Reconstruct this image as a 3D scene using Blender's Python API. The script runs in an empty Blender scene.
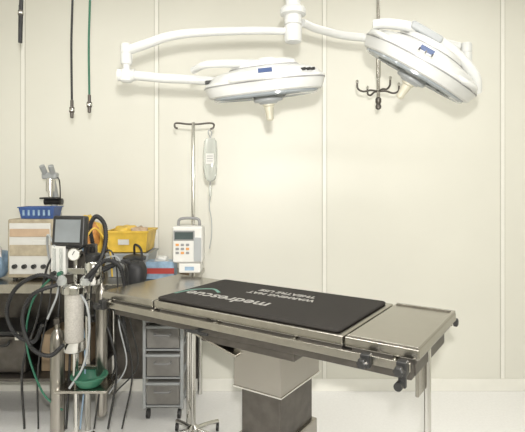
import bpy, math, random
from mathutils import Vector, Matrix
random.seed(4)
R = math.radians

# ------------------------------------------------------------------ materials
def mat(name, col, rough=0.5, metal=0.0, var=0.06, scale=12.0, bump=0.0, trans=0.0, emis=None, es=0.0, coat=0.0, stretch=None, spec=None):
    m = bpy.data.materials.new(name); m.use_nodes = True
    nt = m.node_tree; b = nt.nodes['Principled BSDF']
    b.inputs['Roughness'].default_value = rough
    b.inputs['Metallic'].default_value = metal
    b.inputs['Transmission Weight'].default_value = trans
    b.inputs['Coat Weight'].default_value = coat
    if spec is not None: b.inputs['Specular IOR Level'].default_value = spec
    tc = nt.nodes.new('ShaderNodeTexCoord'); mp = nt.nodes.new('ShaderNodeMapping')
    if stretch: mp.inputs['Scale'].default_value = stretch
    nz = nt.nodes.new('ShaderNodeTexNoise'); nz.inputs['Scale'].default_value = scale
    nz.inputs['Detail'].default_value = 4
    nt.links.new(tc.outputs['Object'], mp.inputs['Vector']); nt.links.new(mp.outputs[0], nz.inputs['Vector'])
    rp = nt.nodes.new('ShaderNodeValToRGB')
    rp.color_ramp.elements[0].position = 0.3; rp.color_ramp.elements[1].position = 0.7
    rp.color_ramp.elements[0].color = tuple(max(0, c*(1-var)) for c in col)+(1,)
    rp.color_ramp.elements[1].color = tuple(min(1, c*(1+var)) for c in col)+(1,)
    nt.links.new(nz.outputs['Fac'], rp.inputs['Fac']); nt.links.new(rp.outputs[0], b.inputs['Base Color'])
    if bump > 0:
        bp = nt.nodes.new('ShaderNodeBump'); bp.inputs['Strength'].default_value = bump; bp.inputs['Distance'].default_value = 0.01
        nt.links.new(nz.outputs['Fac'], bp.inputs['Height']); nt.links.new(bp.outputs[0], b.inputs['Normal'])
    if emis:
        b.inputs['Emission Color'].default_value = emis+(1,); b.inputs['Emission Strength'].default_value = es
    return m

M = {}
M['wall'] = mat('wall_panel', (0.715, 0.705, 0.635), 0.40, var=0.02, scale=1.5, spec=0.38)
M['joint'] = mat('panel_joint', (0.80, 0.79, 0.73), 0.4, var=0.02)
M['jointd'] = mat('panel_joint_dark', (0.48, 0.465, 0.40), 0.5, var=0.02)  # darker seam lines beside the cover strip
M['ceil'] = mat('ceiling_paint', (0.78, 0.775, 0.75), 0.8, var=0.02)
M['floor'] = mat('floor_vinyl', (0.84, 0.835, 0.82), 0.35, var=0.03, scale=60)
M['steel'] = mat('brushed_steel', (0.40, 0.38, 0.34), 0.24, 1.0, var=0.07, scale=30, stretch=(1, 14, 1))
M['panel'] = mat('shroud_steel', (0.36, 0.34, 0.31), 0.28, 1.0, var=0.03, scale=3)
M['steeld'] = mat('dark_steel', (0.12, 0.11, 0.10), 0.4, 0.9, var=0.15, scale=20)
M['chrome'] = mat('chrome', (0.62, 0.61, 0.58), 0.15, 1.0, var=0.03)
M['white'] = mat('white_enamel', (0.57, 0.575, 0.56), 0.30, var=0.02, scale=5)
M['whitep'] = mat('white_plastic', (0.62, 0.615, 0.585), 0.4, var=0.04)
M['grey'] = mat('grey_plastic', (0.24, 0.24, 0.24), 0.4, var=0.05)
M['lgrey'] = mat('light_grey_plastic', (0.34, 0.355, 0.36), 0.35, var=0.04)
M['lens'] = mat('lamp_lens', (0.28, 0.31, 0.33), 0.15, var=0.03, coat=0.4)
M['beige'] = mat('beige_handle', (0.58, 0.55, 0.44), 0.4, var=0.04)
M['tan'] = mat('tan_box', (0.40, 0.345, 0.25), 0.6, var=0.15, scale=25)
M['tape'] = mat('tape_orange', (0.48, 0.35, 0.24), 0.6, var=0.1)
M['black'] = mat('black_plastic', (0.02, 0.02, 0.02), 0.4, var=0.3)
M['rubber'] = mat('black_rubber', (0.015, 0.015, 0.016), 0.55, var=0.3)
M['mat'] = mat('black_mat', (0.024, 0.021, 0.019), 0.75, var=0.2, scale=200, bump=0.1, spec=0.3)
M['print'] = mat('mat_print', (0.38, 0.37, 0.345), 0.7, var=0.05)
M['printg'] = mat('mat_print_green', (0.15, 0.29, 0.24), 0.7, var=0.05)
M['blue'] = mat('blue_plastic', (0.04, 0.09, 0.26), 0.4, var=0.2)
M['navy'] = mat('navy_label', (0.05, 0.08, 0.18), 0.4, var=0.1)
M['lblue'] = mat('light_blue_plastic', (0.25, 0.36, 0.48), 0.35, var=0.3, scale=20, bump=0.3)
M['yellow'] = mat('yellow_plastic', (0.66, 0.44, 0.06), 0.4, var=0.18, scale=15)
M['orange'] = mat('orange_bag', (0.58, 0.26, 0.07), 0.5, var=0.25, scale=15, bump=0.3)
M['red'] = mat('red_plastic', (0.38, 0.05, 0.04), 0.4, var=0.1)
M['green'] = mat('green_hose', (0.02, 0.12, 0.07), 0.4, var=0.1)
M['cloth'] = mat('green_bowl', (0.04, 0.16, 0.10), 0.4, var=0.1, scale=10)
M['screen'] = mat('screen_glass', (0.20, 0.22, 0.23), 0.1, var=0.15, scale=6)
M['lcd'] = mat('lcd_dark', (0.06, 0.08, 0.08), 0.2, var=0.2)
M['clear'] = mat('clear_plastic', (0.78, 0.81, 0.78), 0.15, trans=0.7, var=0.01)
M['frost'] = mat('frosted_plastic', (0.24, 0.23, 0.215), 0.3, trans=0.2, var=0.15)
M['brown'] = mat('brown_card', (0.22, 0.16, 0.10), 0.7, var=0.15)
M['lime'] = mat('soda_lime', (0.42, 0.40, 0.365), 0.5, var=0.15, scale=150, bump=0.3)
M['tube'] = mat('added_panel_glow', (0.9, 0.9, 0.9), 0.5, emis=(1.0, 0.99, 0.96), es=4.0)  # glow of the added ceiling panels

# ------------------------------------------------------------------ helpers
def link(name, me, mt, parent, loc=(0,0,0), rot=(0,0,0), smooth=True, angle=35):
    ob = bpy.data.objects.new(name, me); bpy.context.collection.objects.link(ob)
    ob.location = loc; ob.rotation_euler = rot
    if mt is not None: me.materials.append(M[mt])
    if smooth:
        for p in me.polygons: p.use_smooth = True
        try: me.set_sharp_from_angle(angle=R(angle))
        except Exception: pass
    if parent: ob.parent = parent
    return ob

def group(name, loc=(0,0,0), rot=(0,0,0), parent=None):
    e = bpy.data.objects.new(name, None); bpy.context.collection.objects.link(e)
    e.empty_display_size = 0.1; e.location = loc; e.rotation_euler = rot
    if parent: e.parent = parent
    return e

def box(name, loc, size, mt, parent=None, bev=0.004, rot=(0,0,0), taper=1.0):
    x, y, z = (s/2 for s in size)
    t = taper
    v = [(-x*t,-y*t,-z),(x*t,-y*t,-z),(x*t,y*t,-z),(-x*t,y*t,-z),(-x,-y,z),(x,-y,z),(x,y,z),(-x,y,z)]
    f = [(3,2,1,0),(4,5,6,7),(0,1,5,4),(1,2,6,5),(2,3,7,6),(3,0,4,7)]
    me = bpy.data.meshes.new(name); me.from_pydata(v, [], f); me.update()
    ob = link(name, me, mt, parent, loc, rot, smooth=False)
    if bev > 0:
        b = ob.modifiers.new('bevel', 'BEVEL'); b.width = min(bev, min(size)*0.45); b.segments = 2; b.limit_method = 'ANGLE'
        for p in me.polygons: p.use_smooth = True
        b.harden_normals = True
    return ob

def loft(name, rings, mt, parent=None, loc=(0,0,0), rot=(0,0,0), cap=True, angle=35):
    n = len(rings[0]); v = [p for r in rings for p in r]; f = []
    for i in range(len(rings)-1):
        for j in range(n):
            k = (j+1) % n
            f.append((i*n+j, i*n+k, (i+1)*n+k, (i+1)*n+j))
    if cap:
        f.append(tuple(range(n))[::-1]); f.append(tuple((len(rings)-1)*n+j for j in range(n)))
    me = bpy.data.meshes.new(name); me.from_pydata(v, [], f); me.update()
    return link(name, me, mt, parent, loc, rot, angle=angle)

def lathe(name, prof, mt, parent=None, loc=(0,0,0), rot=(0,0,0), n=28):
    rings = [[(r*math.cos(2*math.pi*j/n), r*math.sin(2*math.pi*j/n), z) for j in range(n)] for r, z in prof]
    return loft(name, rings, mt, parent, loc, rot)

def catmull(P, sub):
    P = [Vector(p) for p in P]
    if len(P) < 3:
        return [P[0].lerp(P[-1], i/sub) for i in range(sub+1)]
    Q = [P[0]*2-P[1]] + P + [P[-1]*2-P[-2]]
    out = []
    for i in range(1, len(Q)-2):
        a, b, c, d = Q[i-1:i+3]
        for s in range(sub):
            t = s/sub
            out.append(0.5*((2*b)+(c-a)*t+(2*a-5*b+4*c-d)*t*t+(3*b-a-3*c+d)*t**3))
    out.append(P[-1]); return out

def tube(name, P, r, mt, parent=None, sub=8, n=10, r2=None, corr=0.0, ry=1.0, straight=False):
    pts = [Vector(p) for p in P] if straight else catmull(P, sub)
    up = Vector((0,0,1)); rings = []; N = None
    for i, p in enumerate(pts):
        t = (pts[min(i+1, len(pts)-1)] - pts[max(i-1, 0)]).normalized()
        if N is None:
            N = up if abs(t.dot(up)) < 0.9 else Vector((0,1,0))
        N = (N - t*N.dot(t)).normalized(); B = t.cross(N)
        k = i/(len(pts)-1); rr = r if r2 is None else r*(1-k)+r2*k
        if corr: rr *= 1 + (corr if i % 2 else -corr)
        rings.append([tuple(p + N*(rr*ry*math.cos(2*math.pi*j/n)) + B*(rr*math.sin(2*math.pi*j/n))) for j in range(n)])
    return loft(name, rings, mt, parent, angle=50)

def cyl(name, a, b, r, mt, parent=None, r2=None, n=24):
    return tube(name, [a, b], r, mt, parent, n=n, r2=r2, straight=True)

def blob(name, loc, size, mt, parent=None, rough=0.12, rot=(0,0,0), seed=0, flat=True):
    rnd = random.Random(seed); ph = [rnd.uniform(0, 6.28) for _ in range(6)]
    rings = []; n = 22; m = 14
    for i in range(1, m):
        a = math.pi*i/m
        ring = []
        for j in range(n):
            b = 2*math.pi*j/n
            k = 1 + rough*(math.sin(3*b+ph[0]+2*a)+0.7*math.sin(5*b+ph[1]-3*a)+0.5*math.sin(7*a+ph[2]+b*2))
            e = 0.75
            sa, ca = math.sin(a), -math.cos(a)
            cb, sb = math.cos(b), math.sin(b)
            f = lambda q: math.copysign(abs(q)**e, q)
            z = f(ca)*size[2]/2*(1 if (ca < 0 and flat) else k)
            ring.append((f(cb)*f(sa)*k*size[0]/2, f(sb)*f(sa)*k*size[1]/2, z))
        rings.append(ring)
    return loft(name, rings, mt, parent, loc, rot, angle=60)

def recenter(root):
    bpy.context.view_layer.update()
    lo = Vector((1e9,)*3); hi = -lo
    def rec(o):
        for c in o.children:
            if c.type == 'MESH':
                for k in c.bound_box:
                    w = c.matrix_world @ Vector(k)
                    for i in range(3):
                        lo[i] = min(lo[i], w[i]); hi[i] = max(hi[i], w[i])
            rec(c)
    rec(root)
    c = Vector(((lo.x+hi.x)/2, (lo.y+hi.y)/2, lo.z)); d = c - root.location
    root.location = c
    for ch in root.children: ch.location = Vector(ch.location) - d

# ------------------------------------------------------------------ room
XL, XR, YB, YF, H = -2.3, 2.3, 3.5, -1.6, 3.0
box('floor', ((XL+XR)/2, (YB+YF)/2, -0.05), (XR-XL+0.2, YB-YF+0.2, 0.1), 'floor', bev=0)
box('ceiling', ((XL+XR)/2, (YB+YF)/2, H+0.05), (XR-XL+0.2, YB-YF+0.2, 0.1), 'ceil', bev=0)
box('wall_back', ((XL+XR)/2, YB+0.05, H/2), (XR-XL+0.2, 0.1, H), 'wall', bev=0)
box('wall_front', ((XL+XR)/2, YF-0.05, H/2), (XR-XL+0.2, 0.1, H), 'wall', bev=0)
box('wall_left', (XL-0.05, (YB+YF)/2, H/2), (0.1, YB-YF, H), 'wall', bev=0)
box('wall_right', (XR+0.05, (YB+YF)/2, H/2), (0.1, YB-YF, H), 'wall', bev=0)
for i, x in enumerate((-1.746, -0.772, 0.452, 1.75)):
    g = group('trim_%d' % (i+1))
    box('cover_strip', (x, YB-0.003, 1.54), (0.028, 0.006, 2.9), 'joint', g, bev=0.002)
    box('seam_1', (x-0.016, YB-0.0015, 1.54), (0.004, 0.003, 2.9), 'jointd', g, bev=0)
    box('seam_2', (x+0.016, YB-0.0015, 1.54), (0.003, 0.003, 2.9), 'jointd', g, bev=0)
    recenter(g)
box('baseboard_back', (0, YB-0.006, 0.045), (XR-XL, 0.012, 0.09), 'joint', bev=0.003)
box('baseboard_left', (XL+0.006, (YB+YF)/2, 0.045), (0.012, YB-YF-0.03, 0.09), 'joint', bev=0.003)
box('baseboard_right', (XR-0.006, (YB+YF)/2, 0.045), (0.012, YB-YF-0.03, 0.09), 'joint', bev=0.003)

# added ceiling panels and area lamps, unseen, put in to light the room
for i, (x, y) in enumerate(((-1.1, 0.9), (1.1, 0.9), (-1.1, 2.5), (1.2, 2.7))):
    g = group('added_ceiling_panel')
    box('frame', (x, y, H-0.02), (1.24, 0.34, 0.04), 'whitep', g)
    box('diffuser', (x, y, H-0.043), (1.18, 0.28, 0.01), 'tube', g, bev=0.002)
    recenter(g)
    L = bpy.data.lights.new('added_ceiling_fill', 'AREA'); L.shape = 'RECTANGLE'; L.size = 1.15; L.size_y = 0.27
    L.energy = 19 if y < 2 else 2; L.color = (1.0, 0.985, 0.96)
    o = bpy.data.objects.new('added_ceiling_fill', L); o.location = (x, y, H-0.06); bpy.context.collection.objects.link(o)

# camera flash
L = bpy.data.lights.new('camera_flash', 'AREA'); L.shape = 'DISK'; L.size = 0.06; L.energy = 58; L.color = (1.0, 0.972, 0.925)
o = bpy.data.objects.new('camera_flash', L); o.location = (0.02, -0.05, 1.66); o.rotation_euler = (R(89), 0, 0); bpy.context.collection.objects.link(o)

# ------------------------------------------------------------------ surgical light
def outline(ph):
    P = []
    for k in range(3):
        for d in (-24, 24):
            a = ph + R(120*k + d)
            P.append((1.17*math.cos(a), 1.17*math.sin(a)))
    for _ in range(3):
        Q = []
        for i in range(len(P)):
            a, b = P[i], P[(i+1) % len(P)]
            Q.append((a[0]*.78+b[0]*.22, a[1]*.78+b[1]*.22)); Q.append((a[0]*.22+b[0]*.78, a[1]*.22+b[1]*.78))
        P = Q
    return P
def lobed(R0, s, z, ph=0.0):
    return [(R0*s*x, R0*s*y, z) for x, y in outline(ph)]

def lamp_head(parent, loc, rot, ph=0.0, lab=-90):
    g = group('lamp_head', loc, rot, parent)
    R0 = 0.265
    prof = [(0.84,-0.050),(0.91,-0.056),(0.945,-0.050),(0.965,-0.036),(1.0,-0.008),(1.0,0.000),(0.985,0.006),(0.955,0.009),(0.945,0.012),(0.86,0.036),(0.80,0.044),(0.62,0.056),(0.57,0.061),(0.54,0.080),(0.50,0.088),(0.45,0.090),(0.2,0.093),(0.05,0.094)]
    loft('housing', [lobed(R0, s, z, ph=ph) for s, z in prof], 'white', g, angle=20)
    loft('lens_ring', [lobed(R0, s, z, ph=ph) for s, z in ((0.88,-0.050),(0.88,-0.064),(0.84,-0.070),(0.78,-0.062),(0.4,-0.060),(0.05,-0.060))], 'lens', g)
    loft('trim_band', [lobed(R0, s, z, ph=ph) for s, z in ((0.985,-0.012),(1.004,-0.010),(1.004,-0.005),(0.990,-0.005))], 'grey', g)
    loft('cap_seam', [lobed(R0, s, z, ph=ph) for s, z in ((0.56,0.058),(0.585,0.058),(0.585,0.063),(0.56,0.064))], 'grey', g)
    for k in range(3):
        a = ph + R(60) + k*R(120)
        ca, sa = math.cos(a), math.sin(a)
        def q_(u, v, z): return (R0*u*ca - v*sa, R0*u*sa + v*ca, z)
        tube('side_handle_%d' % k, [q_(.74,-.085,.0), q_(.90,-.075,.004), q_(.97,-.03,.006), q_(.97,.03,.006), q_(.90,.075,.004), q_(.74,.085,.0)], 0.013, 'white', g, n=12)
        a2 = ph + k*R(120)
        for q in (-1, 0, 1):
            aa = a2 + q*0.10
            box('vent_%d_%d' % (k, q+1), (R0*0.96*math.cos(aa), R0*0.96*math.sin(aa), 0.022), (0.05, 0.006, 0.012), 'black', g, bev=0, rot=(0, 0, aa))
        for q in range(2):
            rr = 0.10 + 0.07*q
            lathe('reflector_%d_%d' % (k, q), [(0.036,-0.058),(0.034,-0.068),(0.024,-0.063),(0.004,-0.061)], 'lgrey', g, (rr*math.cos(a2), rr*math.sin(a2), 0), n=20)
    lathe('hub_ring', [(0.066,-0.056),(0.068,-0.082),(0.062,-0.090),(0.045,-0.092),(0.040,-0.098),(0.03,-0.10)], 'lgrey', g)
    lathe('handle_collar', [(0.028,-0.095),(0.028,-0.108),(0.020,-0.112)], 'beige', g)
    lathe('handle', [(0.020,-0.105),(0.022,-0.114),(0.020,-0.130),(0.017,-0.152),(0.018,-0.168),(0.012,-0.176),(0.003,-0.178)], 'beige', g)
    a = R(lab)
    near = [math.hypot(*p) for p in outline(ph) if abs(math.atan2(math.sin(math.atan2(p[1], p[0])-a), math.cos(math.atan2(p[1], p[0])-a))) < 0.25]
    rad = R0*0.905*(min(near) if near else 0.9)
    e = group('label', (rad*math.cos(a), rad*math.sin(a), 0.030), (0, 0, a+R(90)), g)
    box('label_plate', (0, 0, 0), (0.070, 0.010, 0.034), 'whitep', e, bev=0.002, rot=(R(-35),0,0))
    box('label_print', (0, -0.0062, 0.002), (0.058, 0.003, 0.022), 'navy', e, bev=0.0, rot=(R(-35),0,0))
    return g

def knuckle(parent, x, y, z0, z1, r=0.033):
    lathe('elbow_joint', [(r*0.6,z0-0.012),(r*0.9,z0-0.006),(r,z0+0.004),(r,(z0+z1)/2-0.004),(r*0.92,(z0+z1)/2-0.002),(r*0.92,(z0+z1)/2+0.002),(r,(z0+z1)/2+0.004),(r,z1-0.004),(r*0.8,z1+0.006),(r*0.3,z1+0.010)], 'white', parent, (x, y, 0))

lt = group('ceiling_surgical_light')
hx, hy = 0.14, 2.2
lathe('ceiling_plate', [(0.12,3.0),(0.12,2.975),(0.09,2.96),(0.04,2.955)][::-1], 'white', lt, (hx, hy, 0))
cyl('drop_tube', (hx, hy, 2.96), (hx, hy, 2.30), 0.034, 'white', lt)
lathe('hub', [(0.02,2.15),(0.036,2.155),(0.040,2.165),(0.040,2.225),(0.034,2.228),(0.034,2.232),(0.040,2.235),(0.040,2.275),(0.058,2.280),(0.060,2.300),(0.052,2.312),(0.034,2.318)], 'white', lt, (hx, hy, 0))
tube('main_arm', [(hx-0.02,hy,2.205),(-0.05,hy-0.03,2.198),(-0.286,hy-0.05,2.183),(-0.42,hy-0.05,2.165),(-0.52,hy-0.04,2.135),(-0.60,hy-0.02,2.115)], 0.017, 'white', lt, n=14, r2=0.022)
knuckle(lt, -0.618, hy-0.02, 2.055, 2.135, 0.026)
cyl('elbow_pin', (-0.618, hy-0.02, 1.99), (-0.618, hy-0.02, 2.06), 0.017, 'white', lt)
lathe('elbow_cap', [(0.02,1.965),(0.030,1.972),(0.031,2.012),(0.024,2.024)], 'white', lt, (-0.618, hy-0.02, 0))
cyl('spring_arm_collar', (-0.655, hy-0.02, 1.998), (-0.58, hy-0.02, 1.998), 0.027, 'white', lt)
tube('spring_arm', [(-0.60,hy-0.02,2.0),(-0.45,hy-0.02,1.985),(-0.33,hy-0.02,1.98),(-0.22,hy,1.975)], 0.022, 'white', lt, n=14, r2=0.020)
tube('yoke_arm', [(-0.31,hy-0.06,2.010),(-0.24,hy-0.12,2.022),(-0.10,hy-0.10,2.032),(0.0,hy-0.02,2.05)], 0.015, 'white', lt, n=12, r2=0.02)
lathe('yoke_joint', [(0.05,2.04),(0.055,2.05),(0.055,2.072),(0.03,2.080)], 'white', lt, (0.03, hy, 0))
h1 = lamp_head(lt, (0.018, hy, 1.972), (R(8), R(-6), 0), ph=R(70), lab=-92)
recenter(lt)

l2 = group('ceiling_surgical_light')
ey = 2.44
tube('main_arm', [(hx+0.045,hy+0.02,2.25),(0.28,hy+0.12,2.25),(0.45,ey-0.03,2.245),(0.75,ey,2.235),(0.92,ey,2.22),(1.00,ey,2.20)], 0.018, 'white', l2, n=14, r2=0.023)
knuckle(l2, 1.035, ey, 2.12, 2.215, 0.029)
cyl('elbow_pin', (1.035, ey, 2.0), (1.035, ey, 2.13), 0.018, 'white', l2)
lathe('elbow_cap', [(0.02,1.965),(0.032,1.975),(0.034,2.02),(0.026,2.035)], 'white', l2, (1.035, ey, 0))
tube('spring_arm', [(1.035,ey,2.0),(0.99,2.32,1.98),(0.95,2.22,1.95),(0.90,2.14,1.935)], 0.025, 'white', l2, n=14, r2=0.022)
h2 = lamp_head(l2, (0.695, 2.1, 2.035), (R(17), R(30), R(0)), ph=R(20), lab=-100)
lathe('yoke_joint', [(0.065,0.088),(0.075,0.098),(0.075,0.114),(0.055,0.124),(0.02,0.126)], 'lgrey', h2, (-0.04, 0, 0))
box('yoke_bracket', (-0.06, -0.05, 0.108), (0.15, 0.07, 0.035), 'lgrey', h2, bev=0.012)
tube('yoke_arm', [(-0.27,-0.07,0.030),(-0.20,-0.07,0.070),(-0.08,-0.05,0.105),(0.10,-0.03,0.096),(0.22,-0.01,0.06),(0.275,0.02,0.01)], 0.020, 'white', h2, n=12, r2=0.026)
recenter(l2)

# ------------------------------------------------------------------ ceiling IV hanger
g = group('ceiling_iv_hanger')
x, y = 0.70, 2.9
lathe('ceiling_plate', [(0.02,2.97),(0.05,2.98),(0.05,3.0)], 'chrome', g, (x, y, 0))
cyl('pole', (x, y, 2.98), (x, y, 1.98), 0.010, 'steel', g)
cyl('sleeve', (x, y, 2.35), (x, y, 2.15), 0.014, 'steel', g)
lathe('end_knob', [(0.006,1.955),(0.016,1.962),(0.018,1.975),(0.012,1.99),(0.018,2.0),(0.018,2.02),(0.01,2.03)], 'steeld', g, (x, y, 0))
for k in range(4):
    a = R(15+90*k); dx, dy = math.cos(a), math.sin(a)
    tube('hook_%d' % k, [(x,y,2.065),(x+dx*.05,y+dy*.05,2.070),(x+dx*.10,y+dy*.10,2.06),(x+dx*.135,y+dy*.135,2.075),(x+dx*.14,y+dy*.14,2.11)], 0.006, 'steeld', g, n=8)
    lathe('hook_tip_%d' % k, [(0.004,2.105),(0.009,2.11),(0.009,2.122),(0.003,2.128)], 'chrome', g, (x+dx*.14, y+dy*.14, 0), n=12)
recenter(g)

# ------------------------------------------------------------------ gas drop hoses
def drop(x, y, zend, mt, r=0.006):
    g = group('gas_supply_hose')
    lathe('ceiling_outlet', [(0.02,2.965),(0.04,2.975),(0.04,3.0)], 'whitep', g, (x, y, 0))
    tube('hose', [(x,y,2.97),(x+.004,y,2.6),(x-.003,y,2.3),(x,y,zend+0.09)], r, mt, g, n=10)
    lathe('coupler', [(0.004,zend),(0.009,zend+.004),(0.010,zend+.03),(0.014,zend+.034),(0.014,zend+.06),(0.009,zend+.066),(0.009,zend+.10),(0.006,zend+.104)], 'steeld', g, (x, y, 0), n=16)
    lathe('lock_ring', [(0.016,zend+.040),(0.017,zend+.045),(0.016,zend+.052)], 'chrome', g, (x, y, 0), n=16)
    recenter(g)
drop(-1.072, 2.7, 1.875, 'rubber')
drop(-0.974, 2.7, 1.905, 'green')
drop(-1.36, 2.7, 2.42, 'rubber', 0.011)

# ------------------------------------------------------------------ operating table
TX, TY = 0.005, 2.075
T = group('operating_table', (TX, TY, 0), (0, 0, R(-33.5)))
zt = 1.0
for nm, a, b in (('foot_section', -0.745, -0.405), ('middle_section', -0.400, 0.485), ('head_section', 0.490, 0.735)):
    box(nm, ((a+b)/2, 0, zt-0.0175), (b-a, 0.52, 0.035), 'steel', T, bev=0.006)
    box(nm+'_under_tray', ((a+b)/2, 0, zt-0.045), (b-a-0.03, 0.47, 0.02), 'steeld', T)
for s in (-1, 1):
    box('head_lip_%d' % (s+1), (0.6125, s*0.252, zt+0.003), (0.225, 0.012, 0.008), 'steel', T, bev=0.002)
box('head_end_lip', (0.727, 0, zt+0.003), (0.012, 0.515, 0.008), 'steel', T, bev=0.002)
box('frame_bar_near', (0, -0.20, zt-0.085), (1.40, 0.04, 0.06), 'steeld', T)
box('frame_bar_far', (0, 0.20, zt-0.085), (1.40, 0.04, 0.06), 'steeld', T)
for k, lx in enumerate((-0.68, -0.35, 0.0, 0.35, 0.68)):
    box('cross_bar_%d' % k, (lx, 0, zt-0.085), (0.05, 0.38, 0.05), 'steeld', T)
for s, nm in ((-1, 'near'), (1, 'far')):
    box('side_rail_'+nm, (0, s*0.285, zt-0.050), (1.43, 0.010, 0.028), 'steel', T, bev=0.002)
    for k, lx in enumerate((-0.68, -0.4, -0.05, 0.3, 0.66)):
        cyl('rail_standoff_%s_%d' % (nm, k), (lx, s*0.23, zt-0.045), (lx, s*0.283, zt-0.045), 0.010, 'chrome', T, n=12)
def clamp(lx, ly, dx, dy, k, drop=0.0):
    box('clamp_block_%d' % k, (lx, ly, zt-0.050), (0.032, 0.030, 0.045), 'black', T, bev=0.005)
    cyl('clamp_screw_%d' % k, (lx, ly, zt-0.050), (lx+dx*0.035, ly+dy*0.035, zt-0.050), 0.006, 'black', T, n=12)
    a = math.atan2(dy, dx)
    rings = []
    for q, rr in ((0.026,0.008),(0.029,0.015),(0.042,0.015),(0.045,0.010)):
        rings.append([(q, rr*(1+.14*math.cos(t*math.pi/2))*math.cos(2*math.pi*t/24), rr*(1+.14*math.cos(t*math.pi/2))*math.sin(2*math.pi*t/24)) for t in range(24)])
    loft('clamp_knob_%d' % k, rings, 'black', T, (lx, ly, zt-0.050), (0, 0, a))
    if drop:
        box('clamp_drop_%d' % k, (lx, ly, zt-0.07-drop/2), (0.024, 0.016, drop), 'black', T, bev=0.004)
        cyl('clamp_drop_knob_%d' % k, (lx-0.005, ly-0.030, zt-0.06-drop), (lx-0.005, ly+0.01, zt-0.06-drop), 0.013, 'black', T, n=14)
clamp(0.580, -0.296, 0, -1, 0)
clamp(0.695, -0.296, 0, -1, 1, drop=0.04)
clamp(-0.69, -0.296, 0, -1, 2)
clamp(0.69, 0.296, 1, 0, 3)
cyl('crank_post', (0.70, -0.03, zt-0.06), (0.70, -0.03, 0.62), 0.012, 'chrome', T)
box('crank_plate', (0.69, -0.07, 0.86), (0.012, 0.11, 0.13), 'steel', T)
tube('crank_handle', [(0.70,-0.03,0.62),(0.74,-0.05,0.60),(0.80,-0.09,0.60)], 0.008, 'chrome', T)
# column: folded steel yoke under the frame, telescoping column, base
box('column_head', (0.02, 0.0, zt-0.14), (0.46, 0.34, 0.05), 'steeld', T, bev=0.006)
box('upper_shroud', (0.06, 0.02, 0.755), (0.23, 0.33, 0.165), 'panel', T, bev=0.006)
box('shroud_edge', (0.06, 0.02, 0.838), (0.25, 0.35, 0.012), 'chrome', T, bev=0.002)
box('shroud_hem', (0.06, 0.02, 0.672), (0.236, 0.336, 0.008), 'chrome', T, bev=0.002)
box('middle_shroud', (0.06, 0.02, 0.57), (0.19, 0.27, 0.22), 'steeld', T, bev=0.006)
box('lower_shroud', (0.06, 0.02, 0.30), (0.22, 0.31, 0.34), 'panel', T, bev=0.006)
box('support_wing', (-0.15, -0.05, 0.835), (0.26, 0.24, 0.012), 'steel', T, rot=(0, R(14), 0))
box('base_plate', (0.06, 0.02, 0.10), (0.85, 0.46, 0.06), 'panel', T, bev=0.02)
for k, (lx, ly) in enumerate(((-0.30,-0.16),(0.42,-0.16),(-0.30,0.20),(0.42,0.20))):
    cyl('caster_wheel_%d' % k, (lx, ly-0.015, 0.036), (lx, ly+0.015, 0.036), 0.036, 'rubber', T, n=20)
    cyl('caster_stem_%d' % k, (lx, ly, 0.036), (lx, ly, 0.08), 0.012, 'chrome', T, n=12)
box('handle_under_rail', (-0.13, -0.29, zt-0.085), (0.12, 0.012, 0.012), 'black', T)
box('handle_strap', (-0.13, -0.25, zt-0.08), (0.02, 0.09, 0.012), 'black', T)

# mat
Mt = group('table_mat', (TX, TY, 0), (0, 0, R(-33.5)))
def mat_ring(hx_, hy_, z, r=0.02, n=6):
    out = []
    for cx, cy, a0 in ((hx_-r, hy_-r, 0), (-hx_+r, hy_-r, 90), (-hx_+r, -hy_+r, 180), (hx_-r, -hy_+r, 270)):
        for q in range(n+1):
            a = R(a0+90*q/n); out.append((cx+r*math.cos(a), cy+r*math.sin(a), z))
    return out
loft('pad', [mat_ring(0.43, 0.238, 0), mat_ring(0.433, 0.241, 0.003), mat_ring(0.433, 0.241, 0.007), mat_ring(0.430, 0.238, 0.010)], 'mat', Mt, (0.03, 0, zt+0.0008))
def text(name, s, lx, ly, size, mt, rz, z=zt+0.0112):
    c = bpy.data.curves.new(name, 'FONT'); c.body = s; c.size = size; c.extrude = 0.0003; c.align_x = 'CENTER'; c.align_y = 'CENTER'; c.offset = 0.0014
    o = bpy.data.objects.new(name, c); bpy.context.collection.objects.link(o)
    bpy.context.view_layer.update()
    me = bpy.data.meshes.new_from_object(o.evaluated_get(bpy.context.evaluated_depsgraph_get()))
    bpy.data.objects.remove(o)
    return link(name, me, mt, Mt, (lx, ly, z), (0, 0, rz), smooth=False)
text('print_logo', 'medrescue', -0.14, -0.09, 0.100, 'print', R(180))
text('print_line_0', 'WARMING MAT', 0.04, 0.070, 0.047, 'print', R(180))
text('print_line_1', 'THEATRE USE', 0.04, 0.130, 0.047, 'print', R(180))
tube('print_swoosh', [(-0.39,-0.14,zt+.0112),(-0.37,-0.04,zt+.0112),(-0.30,0.02,zt+.0112),(-0.23,-0.02,zt+.0112)], 0.008, 'printg', Mt, ry=0.06)

# ------------------------------------------------------------------ counter
C = group('counter')
box('worktop', (-1.35, 3.195, 0.885), (1.86, 0.58, 0.03), 'steel', C, bev=0.004)
box('front_edge', (-1.35, 2.903, 0.872), (1.86, 0.012, 0.055), 'steel', C, bev=0.003)
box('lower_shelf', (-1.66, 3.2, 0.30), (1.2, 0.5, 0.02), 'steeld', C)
for k, (x, y) in enumerate(((-0.45,2.94),(-0.45,3.45),(-1.07,2.94),(-1.07,3.45),(-2.24,2.94),(-2.24,3.45))):
    cyl('leg_%d' % k, (x, y, 0.0), (x, y, 0.872), 0.017, 'chrome', C, n=14)
box('under_counter_shade', (-1.36, 3.47, 0.48), (1.80, 0.01, 0.76), 'steeld', C)  # dark sheet standing in for the shade under the counter
recenter(C)

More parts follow.
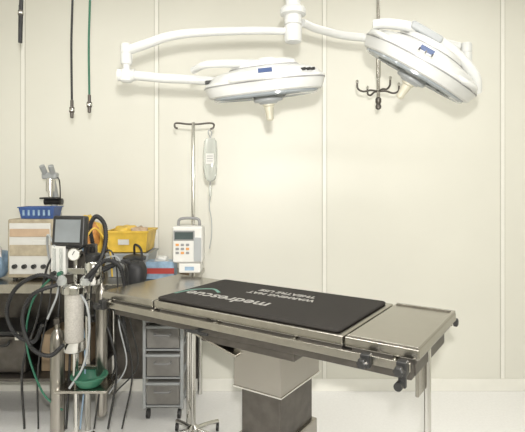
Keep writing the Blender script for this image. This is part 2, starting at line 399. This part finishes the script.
# items on counter
def B(name): return group(name)
zc = 0.902
g = B('ventilator_cabinet')
box('case', (-1.46, 3.17, 1.10), (0.29, 0.30, 0.37), 'tan', g, bev=0.01)
box('front_panel', (-1.46, 3.016, 1.10), (0.26, 0.012, 0.32), 'whitep', g)
box('panel_stripe_1', (-1.46, 3.008, 1.20), (0.25, 0.008, 0.05), 'tape', g)
box('panel_stripe_2', (-1.46, 3.008, 1.09), (0.25, 0.008, 0.07), 'tan', g)
box('tag', (-1.40, 3.004, 1.14), (0.08, 0.006, 0.03), 'whitep', g)
for k in range(4): cyl('knob_%d' % k, (-1.55+k*0.06, 3.012, 0.99), (-1.55+k*0.06, 2.99, 0.99), 0.014, 'black', g, n=14)
for k, (x, y) in enumerate(((-1.57,3.05),(-1.35,3.05),(-1.57,3.29),(-1.35,3.29))): cyl('foot_%d' % k, (x,y,zc), (x,y,0.92), 0.015, 'black', g)
recenter(g)

g = B('blue_basket')
def rect_ring(cx, cy, a, b, z): return [(cx-a,cy-b,z),(cx+a,cy-b,z),(cx+a,cy+b,z),(cx-a,cy+b,z)]
cx, cy = -1.425, 3.085
loft('tray', [rect_ring(cx,cy,.100,.050,1.287), rect_ring(cx,cy,.112,.062,1.355), rect_ring(cx,cy,.118,.067,1.355), rect_ring(cx,cy,.118,.067,1.362), rect_ring(cx,cy,.108,.058,1.362), rect_ring(cx,cy,.09,.045,1.292)], 'blue', g, angle=20)
for k in range(6): box('slot_%d' % k, (cx-0.08+k*0.032, cy-0.058, 1.325), (0.012, 0.010, 0.035), 'lblue', g, bev=0)
recenter(g)

g = B('microscope')
x, y, z = -1.43, 3.245, 1.287
box('foot', (x, y, z+0.015), (0.10, 0.13, 0.03), 'lgrey', g, bev=0.01)
tube('arm', [(x,y+0.03,z+.03),(x+.01,y+.045,z+.12),(x,y+.03,z+.22),(x,y,z+.26)], 0.022, 'lgrey', g)
box('stage', (x, y-0.01, z+0.125), (0.11, 0.09, 0.012), 'black', g)
cyl('body_tube', (x, y-0.01, z+0.17), (x, y-0.01, z+0.28), 0.028, 'chrome', g)
cyl('objective', (x, y-0.01, z+0.135), (x, y-0.01, z+0.17), 0.014, 'chrome', g)
cyl('eyepiece_1', (x-.025, y-0.02, z+0.28), (x-.035, y-0.06, z+0.34), 0.018, 'lgrey', g)
cyl('eyepiece_2', (x+.025, y-0.02, z+0.28), (x+.025, y-0.06, z+0.34), 0.018, 'lgrey', g)
box('head', (x, y-0.01, z+0.275), (0.10, 0.06, 0.045), 'lgrey', g, bev=0.012)
cyl('focus_knob', (x-.055, y+.03, z+.10), (x+.065, y+.03, z+.10), 0.022, 'black', g)
tube('lamp_lead', [(x+.04,y,z+.27),(x+.07,y-.03,z+.24),(x+.075,y-.03,z+.16),(x+.06,y,z+.08)], 0.004, 'black', g)
recenter(g)

def binn(g, cx, cy, z, a, b, h, mt, tag):
    loft(tag, [rect_ring(cx,cy,a*.88,b*.88,z), rect_ring(cx,cy,a,b,z+h-.012), rect_ring(cx,cy,a+.008,b+.008,z+h-.012), rect_ring(cx,cy,a+.008,b+.008,z+h), rect_ring(cx,cy,a-.006,b-.006,z+h), rect_ring(cx,cy,a*.85,b*.85,z+.01)], mt, g, angle=20)
g = B('storage_bin')
binn(g, -0.88, 3.24, zc, 0.14, 0.13, 0.155, 'lgrey', 'bin_body')
recenter(g)
g = B('yellow_storage_bin')
binn(g, -0.88, 3.24, 1.062, 0.135, 0.13, 0.14, 'yellow', 'bin_body')
box('label', (-0.90, 3.108, 1.13), (0.07, 0.006, 0.035), 'whitep', g, bev=0.001, rot=(R(7),0,0))
blob('folded_drape', (-0.92, 3.24, 1.185), (0.16, 0.20, 0.08), 'yellow', g, seed=9)
blob('folded_towel', (-0.82, 3.20, 1.185), (0.11, 0.14, 0.07), 'tape', g, seed=10)
recenter(g)
g = B('yellow_waste_bag')
blob('bag', (-1.155, 3.22, 1.075), (0.21, 0.22, 0.34), 'yellow', g, rough=0.06, seed=3)
blob('bag_fold', (-1.13, 3.13, 1.16), (0.12, 0.10, 0.20), 'orange', g, rough=0.08, seed=5)
blob('bag_neck', (-1.16, 3.2, 1.25), (0.07, 0.07, 0.09), 'yellow', g, rough=0.15, seed=6)
recenter(g)
g = B('glove_box')
box('carton', (-0.65, 3.10, zc+0.055), (0.18, 0.11, 0.11), 'lblue', g, bev=0.002)
box('opening', (-0.65, 3.10, 1.013), (0.09, 0.05, 0.003), 'whitep', g, bev=0.001)
box('band', (-0.65, 3.043, 0.955), (0.18, 0.004, 0.035), 'red', g, bev=0)
blob('glove', (-0.65, 3.10, 1.025), (0.08, 0.05, 0.035), 'whitep', g, seed=11)
recenter(g)
g = B('medicine_bottles')
for k,(bx,by,mt_) in enumerate(((-0.50,3.08,'brown'),(-0.50,3.18,'whitep'))):
    lathe('bottle_%d'%k, [(0.028,zc),(0.03,zc+.005),(0.03,0.985),(0.012,1.005),(0.012,1.015)], mt_, g, (bx,by,0), n=20)
    lathe('cap_%d'%k, [(0.016,1.012),(0.016,1.035),(0.013,1.038)], 'red', g, (bx,by,0), n=20)
recenter(g)
g = B('plastic_bag')
blob('bag', (-1.735, 3.07, 0.992), (0.22, 0.2, 0.18), 'lblue', g, rough=0.10, seed=21)
blob('bag_top', (-1.73, 3.05, 1.07), (0.14, 0.1, 0.13), 'whitep', g, rough=0.15, seed=22)
recenter(g)
g = B('suction_canister')
lathe('jar', [(0.05,zc),(0.062,0.91),(0.066,1.03),(0.07,1.035)], 'frost', g, (-0.80, 3.0, 0))
lathe('lid', [(0.07,1.033),(0.072,1.05),(0.05,1.062),(0.02,1.068)], 'black', g, (-0.80, 3.0, 0))
tube('suction_tube', [(-0.80,3.0,1.06),(-0.79,2.97,1.13),(-0.74,2.93,1.10),(-0.72,2.87,0.97)], 0.007, 'rubber', g)
recenter(g)
# under counter
g = B('equipment_case')
box('case_body', (-1.66, 3.18, 0.43), (0.34, 0.32, 0.235), 'steeld', g, bev=0.015)
box('case_lid', (-1.66, 3.18, 0.565), (0.35, 0.33, 0.03), 'black', g, bev=0.01)
tube('case_handle', [(-1.73,3.015,0.52),(-1.72,2.99,0.50),(-1.60,2.99,0.50),(-1.59,3.015,0.52)], 0.008, 'black', g)
for k in (-1, 1): box('latch_%d' % (k+1), (-1.66+k*0.12, 3.012, 0.55), (0.03, 0.01, 0.05), 'chrome', g)
recenter(g)
g = B('cardboard_box')
box('carton', (-1.28, 3.2, 0.43), (0.26, 0.28, 0.235), 'brown', g)
box('tape', (-1.28, 3.2, 0.549), (0.05, 0.282, 0.004), 'tan', g, bev=0)
recenter(g)

# drawer cart
g = B('plastic_drawer_cart')
x, y = -0.635, 3.24; w, d = 0.26, 0.36
for sx in (-1, 1):
    for sy in (-1, 1):
        box('post_%d%d' % (sx+1, sy+1), (x+sx*(w/2-.01), y+sy*(d/2-.01), 0.44), (0.02, 0.02, 0.74), 'lgrey', g)
        cyl('caster_%d%d' % (sx+1, sy+1), (x+sx*(w/2-.03)-.01, y+sy*(d/2-.03), 0.03), (x+sx*(w/2-.03)+.01, y+sy*(d/2-.03), 0.03), 0.03, 'black', g, n=16)
box('top', (x, y, 0.815), (w+.01, d+.01, 0.02), 'lgrey', g)
for k in range(4):
    zz = 0.09+k*0.18
    box('runner_%d' % k, (x, y, zz-0.006), (w-.02, d-.02, 0.012), 'lgrey', g)
    box('drawer_%d' % k, (x, y-0.01, zz+0.08), (w-.05, d-.02, 0.145), 'frost', g, bev=0.008)
    box('drawer_lip_%d' % k, (x, y-d/2-0.005, zz+0.145), (w-.04, 0.02, 0.016), 'lgrey', g)
    tube('drawer_pull_%d' % k, [(x-.05,y-d/2-.002,zz+.10),(x-.04,y-d/2-.03,zz+.10),(x+.04,y-d/2-.03,zz+.10),(x+.05,y-d/2-.002,zz+.10)], 0.006, 'grey', g)
recenter(g)

# ------------------------------------------------------------------ IV stand with pump
g = B('iv_stand')
px_, py_ = -0.398, 2.76
cyl('pole', (px_, py_, 0.09), (px_, py_, 1.86), 0.010, 'chrome', g)
cyl('pole_outer', (px_, py_, 0.09), (px_, py_, 0.95), 0.014, 'chrome', g)
lathe('hub', [(0.03,0.07),(0.035,0.08),(0.035,0.11),(0.016,0.125)], 'chrome', g, (px_, py_, 0))
for k in range(5):
    a = R(54+72*k); dx, dy = math.cos(a), math.sin(a)
    tube('leg_%d' % k, [(px_+dx*.02,py_+dy*.02,0.095),(px_+dx*.12,py_+dy*.12,0.08),(px_+dx*.21,py_+dy*.21,0.06)], 0.012, 'chrome', g)
    cyl('wheel_%d' % k, (px_+dx*.21-.008, py_+dy*.21, 0.025), (px_+dx*.21+.008, py_+dy*.21, 0.025), 0.025, 'black', g, n=16)
    cyl('wheel_stem_%d' % k, (px_+dx*.21, py_+dy*.21, 0.025), (px_+dx*.21, py_+dy*.21, 0.065), 0.006, 'chrome', g, n=10)
tube('hook_bar', [(px_-.090,py_,1.825),(px_-.105,py_,1.832),(px_-.107,py_,1.85),(px_-.09,py_,1.856),(px_-.03,py_,1.85),(px_+.03,py_,1.85),(px_+.09,py_,1.856),(px_+.117,py_,1.85),(px_+.115,py_,1.83),(px_+.098,py_,1.822)], 0.0055, 'steeld', g, sub=6)
recenter(g)
g = B('iv_fluid_bag')
bx, by = -0.300, py_
rings = []
for z, a, b in ((1.52,.012,.006),(1.535,.030,.014),(1.58,.040,.022),(1.66,.042,.023),(1.71,.040,.018),(1.75,.036,.008),(1.77,.024,.004)):
    rings.append([(bx+a*math.copysign(abs(math.cos(t))**.7, math.cos(t)), by+b*math.sin(t), z) for t in [2*math.pi*j/24 for j in range(24)]])
loft('bag', rings, 'clear', g, angle=60)
box('bag_label', (bx, by-0.0235, 1.65), (0.045, 0.002, 0.06), 'whitep', g, bev=0)
for q in range(3): box('label_text_%d' % q, (bx, by-0.0250, 1.665-q*.014), (0.034, 0.001, 0.004), 'grey', g, bev=0)
tube('hanger_loop', [(bx,by,1.77),(bx-.012,by,1.80),(bx-.006,by,1.816),(bx+.008,by,1.80),(bx,by,1.77)], 0.003, 'lgrey', g)
cyl('port', (bx, by, 1.525), (bx, by, 1.50), 0.005, 'grey', g, n=10)
lathe('drip_chamber', [(0.003,1.43),(0.009,1.44),(0.009,1.49),(0.004,1.502)], 'clear', g, (bx, by, 0), n=14)
tube('line', [(bx,by,1.432),(bx-.005,by-.01,1.38),(bx+.01,by-.03,1.30),(bx+.012,by-.04,1.22),(bx+.0,by-.05,1.14)], 0.0025, 'lgrey', g)
recenter(g)
g = B('infusion_pump')
ux, uy = -0.408, 2.665
box('body', (ux, uy, 1.175), (0.165, 0.115, 0.20), 'whitep', g, bev=0.012)
box('screen_bezel', (ux-.018, uy-.059, 1.225), (0.115, 0.006, 0.055), 'grey', g)
box('screen', (ux-.018, uy-.063, 1.225), (0.10, 0.004, 0.04), 'lcd', g, bev=0.001)
for r_ in range(3):
    for c_ in range(3):
        box('key_%d%d' % (r_, c_), (ux-.055+c_*.028, uy-.059, 1.175-r_*.022), (0.018, 0.006, 0.013), 'grey' if (r_+c_) % 3 else 'orange', g, bev=0.002)
box('door', (ux+.055, uy-.060, 1.15), (0.04, 0.008, 0.13), 'lgrey', g)
box('lower_module', (ux+.01, uy+0.0, 1.047), (0.12, 0.10, 0.055), 'whitep', g, bev=0.008)
box('lower_label', (ux+.01, uy-.052, 1.045), (0.05, 0.004, 0.02), 'lblue', g, bev=0)
tube('carry_handle', [(ux-.06,uy,1.27),(ux-.055,uy,1.305),(ux-.03,uy,1.315),(ux+.03,uy,1.315),(ux+.055,uy,1.305),(ux+.06,uy,1.27)], 0.008, 'grey', g)
box('pole_clamp', (ux, uy+0.068, 1.16), (0.05, 0.030, 0.07), 'black', g)
recenter(g)

# ------------------------------------------------------------------ anaesthesia machine
g = B('anesthesia_machine')
ax, ay = -0.97, 2.50
cyl('main_pole', (ax, ay, 0.10), (ax, ay, 1.20), 0.014, 'chrome', g)
for k in range(5):
    a = R(18+72*k); dx, dy = math.cos(a), math.sin(a)
    tube('leg_%d' % k, [(ax+dx*.02,ay+dy*.02,0.11),(ax+dx*.14,ay+dy*.14,0.095),(ax+dx*.25,ay+dy*.25,0.075)], 0.016, 'steel', g)
    cyl('wheel_%d' % k, (ax+dx*.25-.01, ay+dy*.25, 0.03), (ax+dx*.25+.01, ay+dy*.25, 0.03), 0.03, 'black', g, n=16)
    cyl('wheel_stem_%d' % k, (ax+dx*.25, ay+dy*.25, 0.03), (ax+dx*.25, ay+dy*.25, 0.08), 0.007, 'chrome', g, n=10)
lathe('hub', [(0.04,0.08),(0.045,0.09),(0.045,0.12),(0.02,0.14)], 'steel', g, (ax, ay, 0))
box('head_block', (ax, ay-.01, 1.06), (0.24, 0.09, 0.035), 'chrome', g, bev=0.006)
box('back_plate', (ax, ay+.03, 1.08), (0.20, 0.02, 0.22), 'steeld', g, bev=0.006)
box('flowmeter_panel', (ax-.065, ay-.05, 1.12), (0.075, 0.04, 0.15), 'whitep', g, bev=0.006)
for k in range(2):
    cyl('flow_tube_%d' % k, (ax-.082+k*.034, ay-.076, 1.07), (ax-.082+k*.034, ay-.076, 1.18), 0.008, 'clear', g, n=12)
    cyl('flow_knob_%d' % k, (ax-.082+k*.034, ay-.07, 1.055), (ax-.082+k*.034, ay-.10, 1.055), 0.011, 'green' if k else 'black', g, n=14)
lathe('vaporizer_body', [(0.038,0.99),(0.045,1.0),(0.045,1.10),(0.038,1.11)], 'chrome', g, (ax+.10, ay-.03, 0))
lathe('vaporizer_dial', [(0.040,1.11),(0.042,1.115),(0.042,1.14),(0.03,1.15),(0.008,1.152)], 'black', g, (ax+.10, ay-.03, 0))
cyl('pressure_gauge', (ax+.02, ay-.045, 1.15), (ax+.02, ay-.085, 1.15), 0.033, 'chrome', g)
cyl('gauge_face', (ax+.02, ay-.084, 1.15), (ax+.02, ay-.088, 1.15), 0.028, 'whitep', g)
box('gauge_needle', (ax+.02, ay-.09, 1.158), (0.003, 0.002, 0.022), 'black', g, bev=0, rot=(0,R(30),0))
lathe('absorber_top', [(0.05,0.955),(0.060,0.96),(0.060,0.99),(0.05,1.0),(0.02,1.01)], 'chrome', g, (ax+.025, ay-.09, 0))
lathe('absorber_canister', [(0.044,0.72),(0.046,0.73),(0.046,0.955)], 'lime', g, (ax+.025, ay-.09, 0))
lathe('absorber_base', [(0.03,0.66),(0.050,0.67),(0.054,0.68),(0.054,0.72)], 'chrome', g, (ax+.025, ay-.09, 0))
cyl('absorber_rod', (ax+.025, ay-.09, 0.54), (ax+.025, ay-.09, 0.67), 0.008, 'chrome', g)
box('absorber_bracket', (ax+.01, ay-.04, 0.985), (0.03, 0.09, 0.02), 'steel', g)
for k, (dx, c) in enumerate(((-.035,'chrome'),(.085,'chrome'))):
    lathe('dome_valve_%d' % k, [(0.022,1.0),(0.026,1.01),(0.026,1.03),(0.014,1.045),(0.003,1.05)], 'clear', g, (ax+dx, ay-.10, 0), n=18)
    cyl('valve_arm_%d' % k, (ax+.025, ay-.09, 0.985), (ax+dx, ay-.10, 0.998), 0.012, 'chrome', g)
for k, (tx, ty, r, z0, z1) in enumerate(((ax-.085, ay-.03, 0.036, 0.22, 0.76), (ax+.125, ay+.02, 0.030, 0.3, 0.98))):
    lathe('gas_cylinder_%d' % k, [(r*.6,z0-.01),(r,z0+.01),(r,z1-.05),(r*.8,z1-.02),(r*.35,z1),(r*.35,z1+.03)], 'panel', g, (tx, ty, 0))
    box('cylinder_valve_%d' % k, (tx, ty, z1+.04), (0.03, 0.03, 0.03), 'steeld', g)
    box('cylinder_yoke_%d' % k, ((tx+ax)/2, (ty+ay)/2, z0+.25), (abs(tx-ax), 0.03, 0.02), 'steel', g)
tube('monitor_arm', [(ax,ay,1.19),(ax+.0,ay-.02,1.23),(ax-.02,ay-.03,1.26)], 0.012, 'black', g)
box('monitor_case', (ax-.01, ay-.05, 1.265), (0.175, 0.05, 0.155), 'black', g, bev=0.01, rot=(R(-6),0,R(-8)))
box('monitor_screen', (ax-.0138, ay-.0765, 1.268), (0.135, 0.004, 0.115), 'screen', g, bev=0.001, rot=(R(-6),0,R(-8)))
box('monitor_base', (ax-.01, ay-.03, 1.185), (0.12, 0.07, 0.02), 'black', g, bev=0.006)
# hoses
tube('corrugated_hose_1', [(ax-.035,ay-.10,1.02),(ax-.12,ay-.16,1.06),(ax-.25,ay-.12,0.99),(ax-.33,ay-.06,0.86),(ax-.30,ay-.04,0.74),(ax-.20,ay-.05,0.70),(ax-.13,ay-.10,0.80)], 0.010, 'rubber', g, sub=22, corr=0.14)
tube('corrugated_hose_2', [(ax+.11,ay-.11,1.02),(ax+.15,ay-.02,1.16),(ax+.13,ay+.06,1.28),(ax+.07,ay+.10,1.33),(ax+.03,ay+.12,1.27),(ax+.05,ay+.12,1.15)], 0.011, 'rubber', g, sub=22, corr=0.14)
tube('corrugated_hose_3', [(ax+.085,ay-.11,1.03),(ax+.18,ay-.10,1.12),(ax+.24,ay-.04,1.08),(ax+.25,ay+.02,0.93),(ax+.22,ay+.08,0.80),(ax+.24,ay+.1,0.6)], 0.011, 'rubber', g, sub=22, corr=0.14)
tube('corrugated_hose_4', [(ax-.035,ay-.11,1.01),(ax-.16,ay-.14,0.96),(ax-.22,ay-.12,0.84),(ax-.18,ay-.12,0.70),(ax-.08,ay-.14,0.66),(ax+.0,ay-.16,0.72)], 0.010, 'rubber', g, sub=22, corr=0.14)
tube('white_hose', [(ax+.02,ay-.09,1.0),(ax+.10,ay-.12,0.9),(ax+.11,ay-.12,0.75),(ax+.08,ay-.12,0.6),(ax+.02,ay-.14,0.5)], 0.006, 'lgrey', g)
tube('white_loop', [(ax-.08,ay-.07,1.19),(ax-.14,ay-.02,1.24),(ax-.16,ay+.04,1.12),(ax-.12,ay+.06,0.95),(ax-.15,ay,0.8)], 0.006, 'lgrey', g)
tube('yellow_line', [(ax+.02,ay+.02,1.18),(ax+.08,ay+.05,1.27),(ax+.14,ay+.10,1.15),(ax+.15,ay+.12,1.0)], 0.005, 'yellow', g)
tube('green_line', [(ax-.08,ay-.08,1.05),(ax-.18,ay-.10,0.92),(ax-.22,ay-.08,0.7),(ax-.15,ay-.06,0.45),(ax-.05,ay-.05,0.35)], 0.005, 'green', g)
for k in range(8):
    q = k*0.024
    tube('lead_%d' % k, [(ax-.04+q*.8,ay+.0,1.18),(ax-.16+q,ay+.03+q,1.08-q*2),(ax-.22+q*2.4,ay+.04,0.80+0.04*(k%3)),(ax-.28+q*3.4,ay+.0,0.55),(ax-.26+q*3,ay-.02,0.24)], 0.0045 if k % 3 else 0.006, 'black' if k != 4 else 'lblue', g)
for k in range(3):
    q = k*0.03
    tube('sample_line_%d' % k, [(ax+.06,ay+.03,1.10-q),(ax+.17+q,ay+.04,1.15-q),(ax+.20+q,ay+.05,0.95),(ax+.15+q*2,ay+.04,0.78),(ax+.19+q*2,ay+.04,0.55),(ax+.13+q,ay+.03,0.40)], 0.004, ('black','lgrey','black')[k], g)
tube('bag_neck', [(ax+.05,ay-.03,1.01),(ax+.20,ay+.12,1.08),(ax+.245,ay+.16,1.06)], 0.012, 'rubber', g, sub=16, corr=0.12)
blob('breathing_bag', (ax+.26, ay+.18, 0.995), (0.125, 0.11, 0.16), 'rubber', g, rough=0.04, seed=8)
box('accessory_tray', (ax+.07, ay-.02, 0.475), (0.26, 0.22, 0.015), 'steel', g)
lathe('green_bowl', [(0.045,0.483),(0.055,0.486),(0.085,0.530),(0.092,0.532),(0.092,0.537),(0.082,0.537),(0.05,0.494),(0.01,0.491)], 'cloth', g, (ax+.09, ay-.06, 0), n=32)
recenter(g)

# ------------------------------------------------------------------ world, camera
w = bpy.data.worlds.new('World'); bpy.context.scene.world = w; w.use_nodes = True
w.node_tree.nodes['Background'].inputs[0].default_value = (0.9, 0.88, 0.84, 1); w.node_tree.nodes['Background'].inputs[1].default_value = 0.3
bpy.context.scene.view_settings.view_transform = 'Standard'
cd = bpy.data.cameras.new('camera'); cam = bpy.data.objects.new('camera', cd); bpy.context.collection.objects.link(cam)
cam.location = (0, 0, 1.5); cam.rotation_euler = (R(90), 0, 0)
cd.sensor_width = 36; cd.lens = 36*480/525; cd.shift_y = -31/525; cd.clip_start = 0.02
bpy.context.scene.camera = cam
